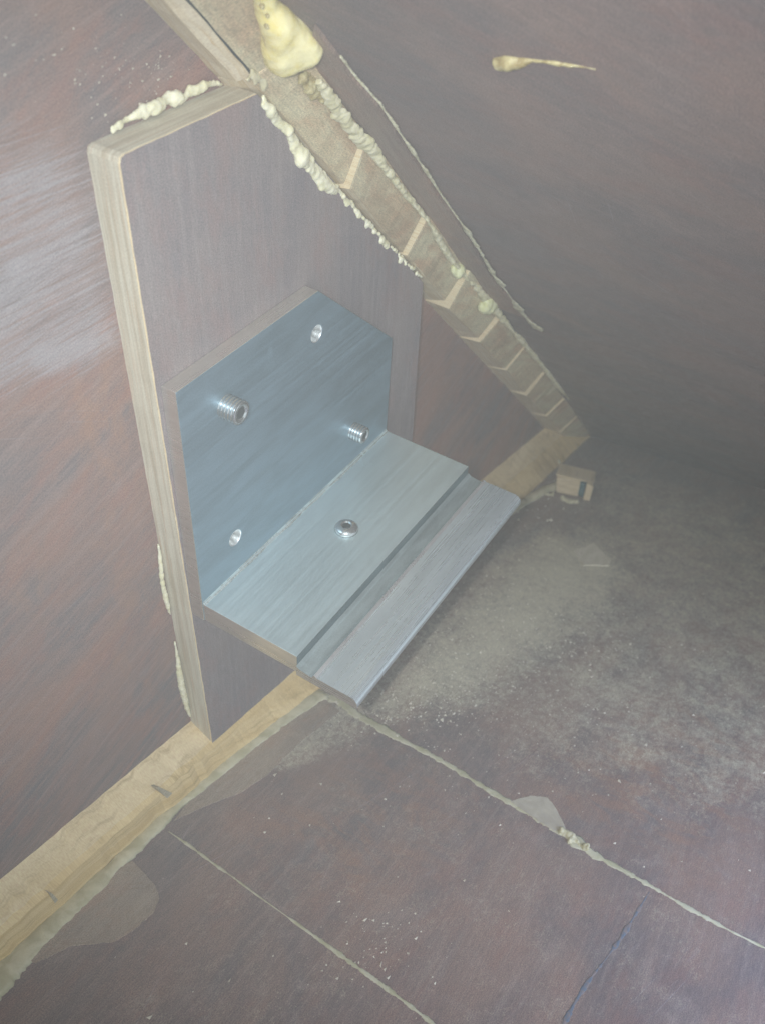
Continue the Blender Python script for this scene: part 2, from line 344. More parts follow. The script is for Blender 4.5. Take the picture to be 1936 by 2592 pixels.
# ------------------------------------------------------------------ plywood plate
plate = root('plywood_plate', (0.0, YW, -0.09), 'plywood plate with two cut corners flat against the left wall behind the bracket', 'plywood plate')
def densify(poly, step, jit):
    out = []
    for i in range(len(poly)):
        a = np.array(poly[i], float); b = np.array(poly[(i + 1) % len(poly)], float); L = np.linalg.norm(b - a); n = max(1, int(L / step))
        nn = np.array([-(b - a)[1], (b - a)[0]]) / L
        ph = rng.uniform(0, 6.28, 4)
        for k in range(n):
            t = k / n; j = 0 if k == 0 else jit * (rng.normal() * 0.10 + math.sin(t * L * 420 + ph[0]) * 0.6 + math.sin(t * L * 900 + ph[1]) * 0.35)
            out.append(a + (b - a) * t + nn * j)
    return out
def chinM(x): return -0.0925 - 0.235 * x
def chinA(x): return -0.0843 - 0.232 * x
PL = [(-0.0028, 0.1574), (-0.0026, 0.1582), (0.0488, 0.1580), (0.151, 0.0545), (0.158, 0.0495), (0.158, chinM(.158)), (0.0012, chinM(0.0012))]
PL = [(-0.0031, 0.1562), (-0.0026, 0.1575), (-0.0012, 0.1580), (0.0488, 0.1580), (0.1518, 0.0542), (0.158, chinM(.158)), (0.0012, chinM(0.0012))]
def prism(name, poly, y0, y1, mats, parent, jit=0.00015, caps=(True, True), uv=None, step=0.0012, cap_mat=0, side_mat=0):
    D = densify(poly, step, jit); n = len(D); V = [(p[0], y0, p[1]) for p in D] + [(p[0], y1, p[1]) for p in D]
    F = [(i, (i + 1) % n, n + (i + 1) % n, n + i) for i in range(n)]; mi = [side_mat] * n
    if caps[0]: F.append(tuple(range(n))); mi.append(cap_mat)
    if caps[1]: F.append(tuple(range(2 * n - 1, n - 1, -1))); mi.append(cap_mat)
    # uv: along perimeter, depth for the sides ; x,z for caps
    cum = [0]
    for i in range(n): cum.append(cum[-1] + np.linalg.norm(D[(i + 1) % n] - D[i]))
    def f(co, pi):
        return (co[0], co[2])
    o = mk(name, V, F, mats, parent, f, mat_idx=mi)
    uvl = o.data.uv_layers[0]
    for i in range(n):
        p = o.data.polygons[i]
        for k, li in enumerate(p.loop_indices):
            vi = o.data.loops[li].vertex_index; a = cum[i] if vi % n == i else cum[i + 1]
            uvl.data[li].uv = (a, (y0 if vi < n else y1))
    fix_normals(o); return o
core = prism('core', PL, YP + 0.0006, YW + 0.0003, [M_edge], plate, jit=0.00007)
ven = prism('face_veneer', [((p[0] - 0.078) * 0.9985 + 0.078, (p[1] - 0.02) * 0.9988 + 0.02) for p in PL], YP, YP + 0.0006, [M_plate, M_end], plate, jit=0.00010, side_mat=1)

# ------------------------------------------------------------------ aluminium bracket
br = root('metal_bracket', (0.06, YP, -0.004), 'grey aluminium angle bracket bolted to the plywood plate, its shelf sticking out', 'bracket')
L = 0.12; H = 0.0909; TH = 0.0083
up_poly = [(0, -TH), (L, -TH), (L, 0.0462), (0.0694, H), (0, H)]
V = [(x, 0, z) for x, z in up_poly] + [(x, YP, z) for x, z in up_poly]; n = 5
F = [tuple(range(n)), tuple(range(2 * n - 1, n - 1, -1))] + [(i, (i + 1) % n, n + (i + 1) % n, n + i) for i in range(n)]
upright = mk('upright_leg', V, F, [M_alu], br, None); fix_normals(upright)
HOLES = [(0.0684, 0.0749), (0.0197, 0.0169)]; HR = 0.0032
off = np.array(br.location)
bm = bmesh.new()
for hx, hz in HOLES:
    bmesh.ops.create_cone(bm, cap_ends=True, segments=40, radius1=HR, radius2=HR, depth=0.02, matrix=Matrix.Translation(Vector((hx, 0.002, hz)) - Vector(off)) @ Matrix.Rotation(math.pi / 2, 4, 'X'))
cm = bpy.data.meshes.new('cut'); bm.to_mesh(cm); bm.free(); cut = bpy.data.objects.new('cut', cm); col.objects.link(cut); cut.location = off
bo = upright.modifiers.new('b', 'BOOLEAN'); bo.operation = 'DIFFERENCE'; bo.object = cut; bo.solver = 'EXACT'
bpy.context.view_layer.update()
ev = upright.evaluated_get(bpy.context.evaluated_depsgraph_get()); nm = bpy.data.meshes.new_from_object(ev)
upright.modifiers.clear(); upright.data = nm; bpy.data.objects.remove(cut)
if not nm.materials: nm.materials.append(M_alu)
def box_uv(o):
    me = o.data
    lay = me.uv_layers[0] if me.uv_layers else me.uv_layers.new(name='UVMap'); lay.name = 'UVMap'
    for p in me.polygons:
        nr = p.normal
        for li in p.loop_indices:
            c = me.vertices[me.loops[li].vertex_index].co
            lay.data[li].uv = (c.x, c.z + c.y) if abs(nr.x) < 0.7 else (c.y, c.z * 1.0)
box_uv(upright); upright.data.materials.append(M_cut)
for p in upright.data.polygons:
    if (abs(p.normal.x) > 0.5 and p.normal.x < 0.9 and len(p.vertices) < 12 and abs(p.normal.y) < 0.3 and p.area > 1e-5) or p.normal.x < -0.9 or p.normal.z > 0.9: p.material_index = len(upright.data.materials) - 1
bevel(upright, 0.0003, 2)

def extrude_x(name, prof, x0, x1, mats, parent, smooth_ang=40, nseg=1):
    n = len(prof); V = []; F = []
    for k in range(nseg + 1):
        x = x0 + (x1 - x0) * k / nseg; V += [(x, y, z) for y, z in prof]
    for k in range(nseg):
        F += [(k * n + i, k * n + (i + 1) % n, (k + 1) * n + (i + 1) % n, (k + 1) * n + i) for i in range(n)]
    F += [tuple(range(n)), tuple(nseg * n + i for i in reversed(range(n)))]
    o = mk(name, V, F, mats, parent); fix_normals(o); box_uv(o); return o
rfil = 0.0012
fil = [(-rfil + rfil * math.sin(t), rfil - rfil * math.cos(t)) for t in np.linspace(0, math.pi / 2, 7)]
fil = [(y - 0.0, z) for y, z in fil]
w1 = 0.0402; w3 = 0.0648
prof = [(0.0002, -TH)] + [(0.0002, rfil)] + fil[::-1][0:7] + [(-w1, 0), (-w1, -0.0040), (-w1, -TH)]
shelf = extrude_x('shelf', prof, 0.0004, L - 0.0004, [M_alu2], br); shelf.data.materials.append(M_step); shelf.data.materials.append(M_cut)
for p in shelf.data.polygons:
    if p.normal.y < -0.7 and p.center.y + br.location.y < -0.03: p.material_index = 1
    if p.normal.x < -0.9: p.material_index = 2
bevel(shelf, 0.00012, 1)
lp = [(-w1 - 0.00005, -TH + 0.0001), (-w1 - 0.00005, -0.0042), (-w1 - 0.0014, -0.0052), (-0.0455, -0.0057), (-0.0466, -0.0056), (-0.0471, -0.0046), (-0.0475, -0.0041), (-0.0479, -0.0042), (-0.0486, -0.0047)]
for t in np.linspace(0, math.pi / 2, 6): lp.append((-(w3 - 0.0028) - 0.0028 * math.sin(t), -0.0046 - 0.0028 + 0.0028 * math.cos(t)))
lp += [(-w3, -TH - 0.0002), (-w3 + 0.0004, -TH - 0.0006), (-w1, -TH - 0.0006)]
lip = extrude_x('outer_lip', lp, -0.0003, L + 0.0003, [M_lip], br)
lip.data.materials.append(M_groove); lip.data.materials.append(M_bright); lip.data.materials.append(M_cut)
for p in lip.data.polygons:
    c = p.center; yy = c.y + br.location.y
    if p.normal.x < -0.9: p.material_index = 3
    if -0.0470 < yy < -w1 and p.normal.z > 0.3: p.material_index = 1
    if -0.0487 < yy < -0.0470 and p.normal.z > 0.3: p.material_index = 2  # ridge highlight put into the colour: brighter metal on its crest

# dull scraped line running down the inside corner of the angle
V = []; F = []; n_ = 120
jn_ = np.convolve(rng.normal(size=n_ + 1), np.ones(9) / 9, 'same')
for k in range(n_ + 1):
    x = 0.0006 + (L - 0.0012) * k / n_; a_ = 0.0010 + 0.0004 * jn_[k]; b_ = 0.0011 + 0.0006 * jn_[n_ - k]
    V += [(x, -0.00002, a_), (x, -0.0003, 0.0003), (x, -b_, 0.00005)]
for k in range(n_): F += [(k * 3, k * 3 + 1, k * 3 + 4, k * 3 + 3), (k * 3 + 1, k * 3 + 2, k * 3 + 5, k * 3 + 4)]
res = mk('corner_residue', V, F, [M_resid], br, lambda co, i: (co[0], co[2] + co[1])); res['label'] = 'dull pale scraped line in the inside corner of the angle'
def lathe(name, prof, origin, axis, mat, parent, seg=40, mats2=None, smooth=True):
    """prof = [(r, h)], h along axis"""
    ax = np.array(axis, float); ax /= np.linalg.norm(ax); t = np.cross(ax, [0.3, 0.2, 0.9]); t /= np.linalg.norm(t); b = np.cross(ax, t)
    V = []; F = []; n = len(prof)
    for k in range(seg):
        an = 2 * math.pi * k / seg
        for r, h in prof: V.append(np.array(origin) + ax * h + (t * math.cos(an) + b * math.sin(an)) * r)
    for k in range(seg):
        k2 = (k + 1) % seg
        F += [(k * n + i, k2 * n + i, k2 * n + i + 1, k * n + i + 1) for i in range(n - 1)]
    if prof[-1][0] > 1e-6: F.append(tuple(k * n + n - 1 for k in range(seg)))
    if prof[0][0] > 1e-6: F.append(tuple(k * n for k in reversed(range(seg))))
    o = mk(name, V, F, [mat], parent, lambda co, i: (co[0], co[2]), smooth); fix_normals(o)
    for p in o.data.polygons: p.use_smooth = len(p.vertices) <= 4
    return o
for hx, hz in HOLES:
    pr = [];
    for k in range(9):
        pr += [(HR * (1.0 - k * .09) + 0.0001, 0.0001 + k * 0.0004), (HR * (1.0 - k * .09) - 0.00045, 0.0001 + k * 0.0004 + 0.0002)]
    V = []; F = []; n = len(pr); seg = 40
    for k in range(seg):
        an = 2 * math.pi * k / seg
        V += [(hx + r * math.cos(an), h, hz + r * math.sin(an)) for r, h in pr]
    for k in range(seg):
        k2 = (k + 1) % seg; F += [(k * n + i, k * n + i + 1, k2 * n + i + 1, k2 * n + i) for i in range(n - 1)]
    th = mk('threaded_hole', V, F, [M_bright], br, lambda co, i: (co[0], co[2]), True)
# grey set screws standing proud of the upright leg
def stud(x, z, r, l, label, tilt=0.0):
    t = root('threaded_stud', (x, 0, z), label, 'threaded stud', 'threaded studs poking out of the upright leg')
    pr = []; pitch = 0.00125; h = -0.0005
    while h < l - pitch * 1.1:
        pr += [(r * 0.86, h), (r, h + pitch * 0.4), (r, h + pitch * 0.6)]; h += pitch
    pr += [(r * 0.87, h), (r * 0.96, h + 0.0003), (r * 0.96, l - 0.0004), (r * 0.84, l), (r * 0.60, l + 0.0001), (r * 0.55, l - 0.0004)]
    lathe('thread', pr, (x, 0, z), (0.0, -1, tilt), M_steel, t)
    s = lathe('end_recess', [(r * 0.54, l - 0.0012), (r * 0.52, l - 0.0003)], (x, 0, z), (0, -1, tilt), M_dark, t, seg=6)
    return t
stud(0.0202, 0.0739, 0.0041, 0.0062, 'larger threaded steel stud poking out near the top left corner of the upright leg')
stud(0.0932, 0.0171, 0.0036, 0.0058, 'smaller threaded steel stud poking out low at the far end of the upright leg')
for i, (hx, hz) in enumerate(HOLES):
    pass
# dome head screw in the shelf
sx, sy = 0.0599, -0.0198
ds = root('shelf_screw', (sx, sy, 0), 'shiny round headed steel screw in the middle of the bracket shelf', 'screw')
r = 0.0046
pr = [(r, 0.0001), (r * 1.0, 0.0007)] + [(r * math.cos(t) * 0.98, 0.0007 + 0.0021 * math.sin(t)) for t in np.linspace(0.12, 1.05, 7)] + [(r * 0.42, 0.00255), (r * 0.37, 0.0016)]
lathe('screw_head', pr, (sx, sy, 0), (0, 0, 1), M_steel, ds)
lathe('hex_socket', [(r * 0.36, 0.0008), (r * 0.34, 0.0022)], (sx, sy, 0), (0, 0, 1), M_dark, ds, seg=6)

# ------------------------------------------------------------------ corner batten in blocks
cb = root('corner_batten', tuple(wp(0, 0, YW)), 'kerfed brown plywood batten running down the corner between the two boards beyond the plate', 'batten')
def Redge(a, d=0.0240): return wp(0, a, YW) + rf * d
def sec(a, proud=0.0, sk=0.0205, nn=np.array([-0.511, -0.691, -0.511])):
    """cross-section points around the batten at parameter a(w): wall edge, ridge, panel edge, corner"""
    p1 = wp(0.0130, a, YW + 0.0005); p2 = wp(0.0109, a, YP) + nn * proud
    p3 = Redge(a - sk, 0.0225) + nn * proud * 0.6; p4 = wp(-0.0004, a - sk, YW + 0.0005)
    return [p1, p2, p3, p4]
JO = [-0.017, 0.042, 0.101, 0.158, 0.216, 0.273, 0.338, 0.395, tA + 0.012]
SKW = [0.0205, 0.0185, 0.0215, 0.016, 0.020, 0.0235, 0.019, 0.021, 0.02]
PRD = [0.0020, 0.0018, 0.0030, 0.0014, 0.0009, 0.0017, 0.0011, 0.0007]
def block(a0, a1, pr0, pr1, parent, nm='block', side=None, sk0=0.0205, nn=np.array([-0.511, -0.691, -0.511])):
    A = sec(a0, pr0, sk0, nn); B = sec(a1, pr1, 0.0205, nn); ns = 14; V = []; F = []; mi = []
    for k in range(ns + 1):
        t = k / ns
        for q in range(4): V.append(A[q] * (1 - t) + B[q] * t + (rng.normal(size=3) * 0.00012 if 0 < k < ns else 0))
    for k in range(ns):
        for q in range(4):
            F.append((k * 4 + q, k * 4 + (q + 1) % 4, (k + 1) * 4 + (q + 1) % 4, (k + 1) * 4 + q)); mi.append({0: 2, 1: 0, 2: 0, 3: 0}[q])
    F.append((3, 2, 1, 0)); mi.append(1); F.append(tuple(ns * 4 + i for i in range(4))); mi.append(1)
    def f(co, pi):
        a = (co - P_R) @ AX; 
        if mi[pi] == 1: return (co[1], (co - P_R) @ AX * 1.0 + co[1] * 0.05 + ((co[0] + co[2])) * 0.2)
        return (a, co[1])
    o = mk(nm, V, F, [M_block, M_end, side or M_side], parent, f, mat_idx=mi); fix_normals(o); bevel(o, 0.0003, 1, 50); return o
for i in range(len(JO) - 1):
    block(JO[i] + 0.0004, JO[i + 1] - 0.0004, PRD[i], -0.0004 - 0.0003 * random.random(), cb, sk0=SKW[i], nn=np.array([-0.511, -0.691, -0.511]) if i in (2, 3, 5) else np.array([-0.05, -1.0, -0.05]))
# first long piece beside the plate
block(-0.0815, JO[0] - 0.0004, 0.0, -0.0006, cb, sk0=0.0)
# upper batten beyond the notch
ub = root('upper_batten', tuple(wp(0, -0.2, YW)), 'wide pale and brown batten leaving the top of the photo above the plywood plate', 'batten')
def usec(a):
    return [wp(0.0130, a, YW + 0.0005), wp(0.0129, a, YP + 0.0034), wp(0.0101, a, YP + 0.0002), wp(0.0099, a, YP + 0.0010), wp(0.0096, a, YP - 0.0002), Redge(a, 0.0235), wp(-0.0004, a, YW + 0.0005)]
V = []; F = []; mi = []; ns = 60; n = 7
for k in range(ns + 1):
    a = -0.36 + (-0.0820 + 0.36) * k / ns
    for q, p in enumerate(usec(a)): V.append(p + rng.normal(size=3) * 0.00012)
for k in range(ns):
    for q in range(n): F.append((k * n + q, k * n + (q + 1) % n, (k + 1) * n + (q + 1) % n, (k + 1) * n + q)); mi.append({0: 1, 1: 1, 2: 3, 3: 3}.get(q, 0))
F.append(tuple(range(n))); mi.append(2); F.append(tuple(ns * n + i for i in range(n))); mi.append(2)
def fu(co, pi): return ((co - P_R) @ AX, co[1] + 0.3 * (co[0] + co[2]))
o = mk('batten_body', V, F, [M_block, M_side, M_end, M_dark], ub, fu, mat_idx=mi); fix_normals(o); bevel(o, 0.0005, 2)

# ------------------------------------------------------------------ chine batten along the left wall and floor
ch = root('floor_batten', (-0.03, YW, -0.1), 'tan pine batten in the corner between the left wall and the floor', 'batten')
def cpt(px, Y): return onY(*px, Y)
def chine(name, xs, Yb, mat, parent, ym=YP, dm=0.0, lift=0.0):
    V = []; F = []; n = 5; mi = []
    for i, x in enumerate(xs):
        yb = Yb(x); zb = zF(x, yb)
        jit = lambda s=0.0002: rng.normal() * s
        V += [(x, YW + 0.0005, chinA(x) + lift + jit()), (x, ym + 0.0006 + jit(), chinM(x) + 0.0009 + lift), (x, ym - 0.0012 + jit(), chinM(x) - 0.0012 + lift),
              (x, yb + jit(0.0003), zb - 0.0003), (x, YW + 0.0005, zb - 0.002)]
    for k in range(len(xs) - 1):
        F += [(k * n + q, k * n + (q + 1) % n, (k + 1) * n + (q + 1) % n, (k + 1) * n + q) for q in range(n)]; mi += [1, 0, 0, 0, 0]
    F += [tuple(range(n)), tuple((len(xs) - 1) * n + i for i in range(n))]; mi += [0, 0]
    o = mk(name, V, F, [mat, M_pineT], parent, lambda co, pi: (co[0], co[2] + 0.234 * co[0] - co[1]), mat_idx=mi); fix_normals(o); bevel(o, 0.0003, 1, 50); return o
M_notch = pale_wood('grey_splinter', (0.36, 0.31, 0.21), (0.48, 0.42, 0.30), (0.24, 0.20, 0.15), (200, 900, 1))
M_pineT = pale_wood('tan_pine_top', (0.57, 0.42, 0.21), (0.65, 0.51, 0.30), (0.44, 0.32, 0.17), (10, 260, 1), rough=0.45)
M_edge2 = pale_wood('pale_batten_top', (0.55, 0.40, 0.22), (0.60, 0.48, 0.31), (0.44, 0.33, 0.20), (12, 300, 1))
chine('batten_body', np.linspace(-0.50, TRI[0] + 0.002, 240), lambda x: 0.0030 - 0.0018 * min(1, max(0, (x + 0.031) / 0.004)) - 0.006 * min(1, max(0, x / 0.06)), M_pine, ch)
def notch(pl, yb):
    V = [onY(u, v, yb) for u, v in pl]; n = len(V); V = V + [p + np.array([0, 0.003, -0.001]) for p in V]
    F = [tuple(range(n)), tuple(range(2 * n - 1, n - 1, -1))] + [(i, (i + 1) % n, n + (i + 1) % n, n + i) for i in range(n)]
    o = mk('notch_filler', V, F, [M_notch], ch, lambda co, pi: (co[0], co[2])); fix_normals(o); o['label'] = 'grey splinter filling a notch in the batten'
notch([(396, 1994), (404, 1992), (438, 2008), (462, 2018), (462, 2030), (440, 2044), (426, 2022)], YP - 0.0022)
notch([(124, 2258), (134, 2262), (150, 2280), (182, 2270), (176, 2290), (160, 2300), (146, 2296)], YP - 0.0022)

# ------------------------------------------------------------------ resin lumps
def beads(name, pts, rad, mat, label, cat, group=None, vox=0.0006, uneven=0.0008, parent=None, bridge=0.98, jit=0.2):
    pts = [np.array(p) for p in pts]; c0 = pts[0]; pts2 = []; rad2 = []
    if bridge and jit:
        rad = [k * 1.06 * random.uniform(0.72, 1.16) for k in rad]; pts = [p + rng.normal(size=3) * k * jit for p, k in zip(pts, rad)]
    for i in range(len(pts)):
        pts2.append(pts[i]); rad2.append(rad[i])
        if i + 1 < len(pts) and bridge and np.linalg.norm(pts[i + 1] - pts[i]) < 3.2 * max(rad[i], rad[i + 1]):
            for t in (.33, .66): pts2.append(pts[i] * (1 - t) + pts[i + 1] * t); rad2.append((rad[i] * (1 - t) + rad[i + 1] * t) * bridge * random.uniform(0.75, 1.0))
    pts, rad = pts2, rad2
    bm = bmesh.new()
    for p, r in zip(pts, rad):
        rr = r if np.ndim(r) else ((r * random.uniform(.85, 1.3), r * random.uniform(.6, .8), r * random.uniform(.85, 1.25)) if bridge and jit else (r, r, r))
        bmesh.ops.create_icosphere(bm, subdivisions=3, radius=1.0, matrix=Matrix.Translation(Vector(p - c0)) @ Matrix.Diagonal((*rr, 1)))
    me = bpy.data.meshes.new(name); bm.to_mesh(me); bm.free(); me.materials.append(mat)
    me.polygons.foreach_set('use_smooth', [True] * len(me.polygons))
    o = bpy.data.objects.new(name, me); col.objects.link(o)
    o.location = c0
    rm = o.modifiers.new('merge', 'REMESH'); rm.mode = 'VOXEL'; rm.voxel_size = vox; rm.use_smooth_shade = True
    sm = o.modifiers.new('smooth', 'SMOOTH'); sm.factor = 0.5; sm.iterations = 6
    wobble(o, uneven * (1.5 if bridge and jit else 1), 0.0019)
    if label: tag(o, label, cat, group)
    return o
def interp(pl, step):
    out = []
    for a, b in zip(pl[:-1], pl[1:]):
        a = np.array(a, float); b = np.array(b, float); n = max(1, int(np.linalg.norm((b - a)[:2]) / step))
        out += [a + (b - a) * k / n for k in range(n)]
    return out + [np.array(pl[-1], float)]
def pxm(p): return np.linalg.norm(p - CAM) / FPX          # metres per source pixel there

# cream beads down the seam of plate and batten (pixel x, y, radius)
BL = [(668, 262, 13), (680, 283, 15), (704, 312, 17), (722, 336, 19), (745, 368, 17), (762, 392, 17), (782, 420, 16), (800, 444, 15), (818, 466, 15), (832, 480, 12),
      (848, 486, 9), (866, 500, 10), (878, 516, 7), (897, 535, 8), (904, 545, 7), (930, 573, 12), (944, 590, 10), (963, 612, 14), (978, 625, 8), (1010, 660, 8), (1020, 672, 7)]
pts = []; rad = []
for x, y, r_ in BL:
    p = onY(x + 3, y - 2, YP - 0.0003); pts.append(p); rad.append(r_ * pxm(p) * 1.05)
for q in interp([(660, 250, 6), (745, 362, 8), (850, 485, 6), (965, 608, 6), (1060, 705, 5)], 9):
    p = onY(q[0] + 6, q[1] - 3, YP); pts.append(p); rad.append(q[2] * pxm(p))
beads('resin_bead', pts, rad, M_resin, 'row of cream resin bubbles down the slanted right edge of the plywood plate', 'resin bead', vox=0.0004, uneven=0.0005)
# along the top edge of the plate, on the wall
TL = [(283, 322, 8), (300, 312, 9), (320, 301, 11), (340, 290, 13), (362, 280, 15), (385, 270, 16), (405, 258, 15), (425, 250, 17), (446, 247, 16), (462, 243, 10), (478, 230, 12), (495, 222, 14), (512, 216, 12), (530, 210, 10), (548, 207, 8), (560, 208, 6)]
pts = []; rad = []
for x, y, r_ in TL:
    p = onY(x + 2, y + 4, YW - 0.001); pts.append(p); rad.append(r_ * pxm(p) * 0.95)
beads('resin_bead', pts, rad, M_resin, 'lumpy cream resin bead lying on the level top edge of the plywood plate', 'resin bead', vox=0.0004, uneven=0.0006)
# lower left edge of the plate
for lst, lab in (([(395, 1378, 3), (399, 1400, 5), (402, 1430, 6), (404, 1460, 6), (409, 1490, 6), (415, 1515, 7), (420, 1535, 6), (426, 1555, 3)], 'thin greenish resin bulge on the wall behind the middle of the plate edge'),
                 ([(437, 1625, 3), (442, 1650, 4), (446, 1680, 6), (450, 1710, 8), (455, 1740, 8), (462, 1765, 8), (468, 1790, 6), (476, 1812, 4)], 'small greenish resin bulge low on the wall behind the foot of the plate edge')):
    pts = []; rad = []
    for q in interp(lst, 6):
        p = onY(q[0] + 6, q[1], YW - 0.0006); pts.append(p); rad.append(q[2] * pxm(p) * 1.1)
    beads('resin_bead', pts, rad, M_resin, lab, 'resin bead', vox=0.0004, uneven=0.0006, jit=0)
# pale bead along the batten's edge on the right board
RL = [(800, 200, 18), (830, 240, 18), (850, 275, 19), (880, 315, 20), (905, 345, 20), (940, 375, 20), (955, 400, 14), (985, 440, 11), (1020, 485, 9), (1050, 520, 8), (1075, 550, 8),
      (1100, 590, 8), (1115, 620, 11), (1130, 645, 8), (1150, 668, 9), (1158, 680, 13), (1182, 705, 9), (1200, 722, 12), (1232, 765, 16), (1250, 785, 9), (1280, 820, 8), (1310, 855, 8), (1335, 885, 12), (1370, 925, 7), (1405, 970, 9), (1440, 1010, 6), (1480, 1055, 7)]
ribbon_jobs = RL
M_film2 = resin('dull_greenish_resin', (0.50, 0.46, 0.28), (0.66, 0.62, 0.44), 0.3, bump=0.5, scale=500)
rfl = root('resin_fillet', tuple(onL(1000, 460)), 'long pale rough resin fillet between the kerfed batten and the right board', 'resin fillet')
FILLET_LATER = [(x + 3, y, r_ * 1.1) for x, y, r_ in RL]
# two bigger blobs on the batten
for x, y, r_, lab in ((1157, 680, 17, 'round yellow-green resin blob on the fourth joint of the kerfed batten'), (1226, 768, 24, 'larger round green-yellow resin blob just below the smaller one on the kerfed batten')):
    p = onL(x, y, 0.0); k = r_ * 1.25 * pxm(p)
    beads('resin_blob', [p, p + AX * k * .5, p - AX * k * 0.3 + nR * k * .2], [k, k * .85, k * .75], M_green, lab, 'resin blob', vox=0.0005, uneven=0.0004)
# the big yellow lump
def fill(poly, on, step, maxr, thick=0.75, base=0.0):
    P2 = [(x, y) for x in np.arange(min(p[0] for p in poly), max(p[0] for p in poly), step) for y in np.arange(min(p[1] for p in poly), max(p[1] for p in poly), step)]
    d = sd_poly(P2, poly); pts = []; rad = []
    for (x, y), q in zip(P2, d):
        if q > step * 0.35:
            p = on(x, y); k = min(q, maxr) * pxm(p); pts.append(on(x, y, base + k * (thick - 0.5))); rad.append(k * 1.02)
    return pts, rad
pts, rad = fill([(655, -160), (700, -150), (700, 0), (735, 28), (775, 62), (808, 95), (816, 125), (802, 152), (765, 172), (715, 188), (682, 182), (672, 160), (672, 134), (664, 80), (648, 20), (628, -60)], onL, 9, 42, 0.7, 0.0005)
beads('resin_lump', pts, rad, M_yellow, 'big smooth yellow resin lump at the top where the two battens meet', 'resin lump', vox=0.0006, uneven=0.0018, bridge=0)
bpy.data.objects['resin_lump'].modifiers['uneven'].texture.noise_scale = 0.007
lump = bpy.data.objects.get('resin_lump')
for bx_, by_, br_ in ((664, 16, 7), (678, 40, 6), (677, 66, 8), (686, 60, 5)):
    p = onL(bx_, by_, 0.0043) ; k = br_ * pxm(p)
    p = p + (CAM - p) / np.linalg.norm(CAM - p) * 0.0002
    bb = beads('open_bubble', [p], [k], M_amber, None, None, vox=0.0003, uneven=0.0004, bridge=0)
    bb.location = bb.location - lump.location; bb.parent = lump
pts = []; rad = []
for x, y, r_ in ((640, 185, 9), (650, 192, 11), (668, 205, 14), (690, 200, 12), (665, 222, 10), (630, 200, 7), (685, 218, 10), (645, 208, 8)):
    p = onY(x, y, YP - 0.001); pts.append(p); rad.append(r_ * pxm(p))
beads('resin_blob', pts, rad, M_seam, 'small dull resin smear in the joint right below the big yellow lump', 'resin blob', vox=0.0005, uneven=0.0009)
pts = []; rad = []
for x, y, r_ in ((790, 215, 28), (775, 195, 20), (805, 235, 20), (782, 225, 20), (820, 250, 12)):
    p = onL(x - 6, y, 0.0004); pts.append(p); rad.append(r_ * pxm(p) * .85)
beads('resin_blob', pts, rad, M_amber, 'glittering bubbly amber resin patch just below the big yellow lump', 'resin blob', vox=0.0004, uneven=0.0012)
# drip on the right board
pts = []; rad = []
for q in interp([(1264, 157, 18), (1285, 155, 22), (1310, 155, 17), (1332, 153, 10), (1348, 152, 5), (1375, 155, 6), (1400, 158, 7), (1440, 164, 6), (1475, 169, 4), (1505, 175, 2)], 6):
    p = onR(q[0], q[1], 0.0); k = q[2] * pxm(p); pts.append(p); rad.append(max(k, 0.0003))
dr = beads('resin_drip', pts, rad, M_amber, 'amber resin drip with a long thin tail on the right board', 'resin drip', vox=0.00025, uneven=0.0005, jit=0)

# ribbons: thin uneven strips lying on a board
def ribbon(name, pl, on, up, mat, label, cat, h=0.0008, parent=None, jit=0.12, kind=None, step=6, wide=1.0):
    Q = interp(pl, step); V = []; F = []; m = 5
    P = [on(q[0], q[1]) for q in Q]
    jn = rng.normal(size=len(Q) + 8); jn = np.convolve(jn, np.ones(5) / 5 * 1.8, 'same')
    for i, q in enumerate(Q):
        a = P[max(0, i - 1)]; b = P[min(len(P) - 1, i + 1)]; d = b - a; d /= np.linalg.norm(d) + 1e-12; s = np.cross(up, d)
        w = q[2] * wide * pxm(P[i]) * (1 + jit * jn[i] + jit * 0.25 * rng.normal()); w = max(w, 0.0002)
        hh = h * (0.8 + 0.3 * random.random())
        for t, k in ((-1, -0.2), (-.6, .75), (0, 1), (.6, .75), (1, -0.2)): V.append(P[i] + s * w * t + up * hh * k)
    for i in range(len(Q) - 1): F += [(i * m + j, i * m + j + 1, (i + 1) * m + j + 1, (i + 1) * m + j) for j in range(m - 1)] + [(i * m + m - 1, i * m, (i + 1) * m, (i + 1) * m + m - 1)]
    F += [tuple(range(m)), tuple((len(Q) - 1) * m + i for i in range(m))]
    o = mk(name, V, F, [mat], parent, lambda co, pi: ((co @ AX), (co @ rf)), True); fix_normals(o)
    if label: tag(o, label, cat)
    return o
UPR = -nR
fo = ribbon('film', FILLET_LATER, lambda u, v: onL(u, v), nL, M_film2, None, None, h=0.0018, parent=rfl, jit=0.28, step=5)
sd_ = fo.modifiers.new('s', 'SUBSURF'); sd_.levels = 1; sd_.render_levels = 2; wobble(fo, 0.0014, 0.0035)
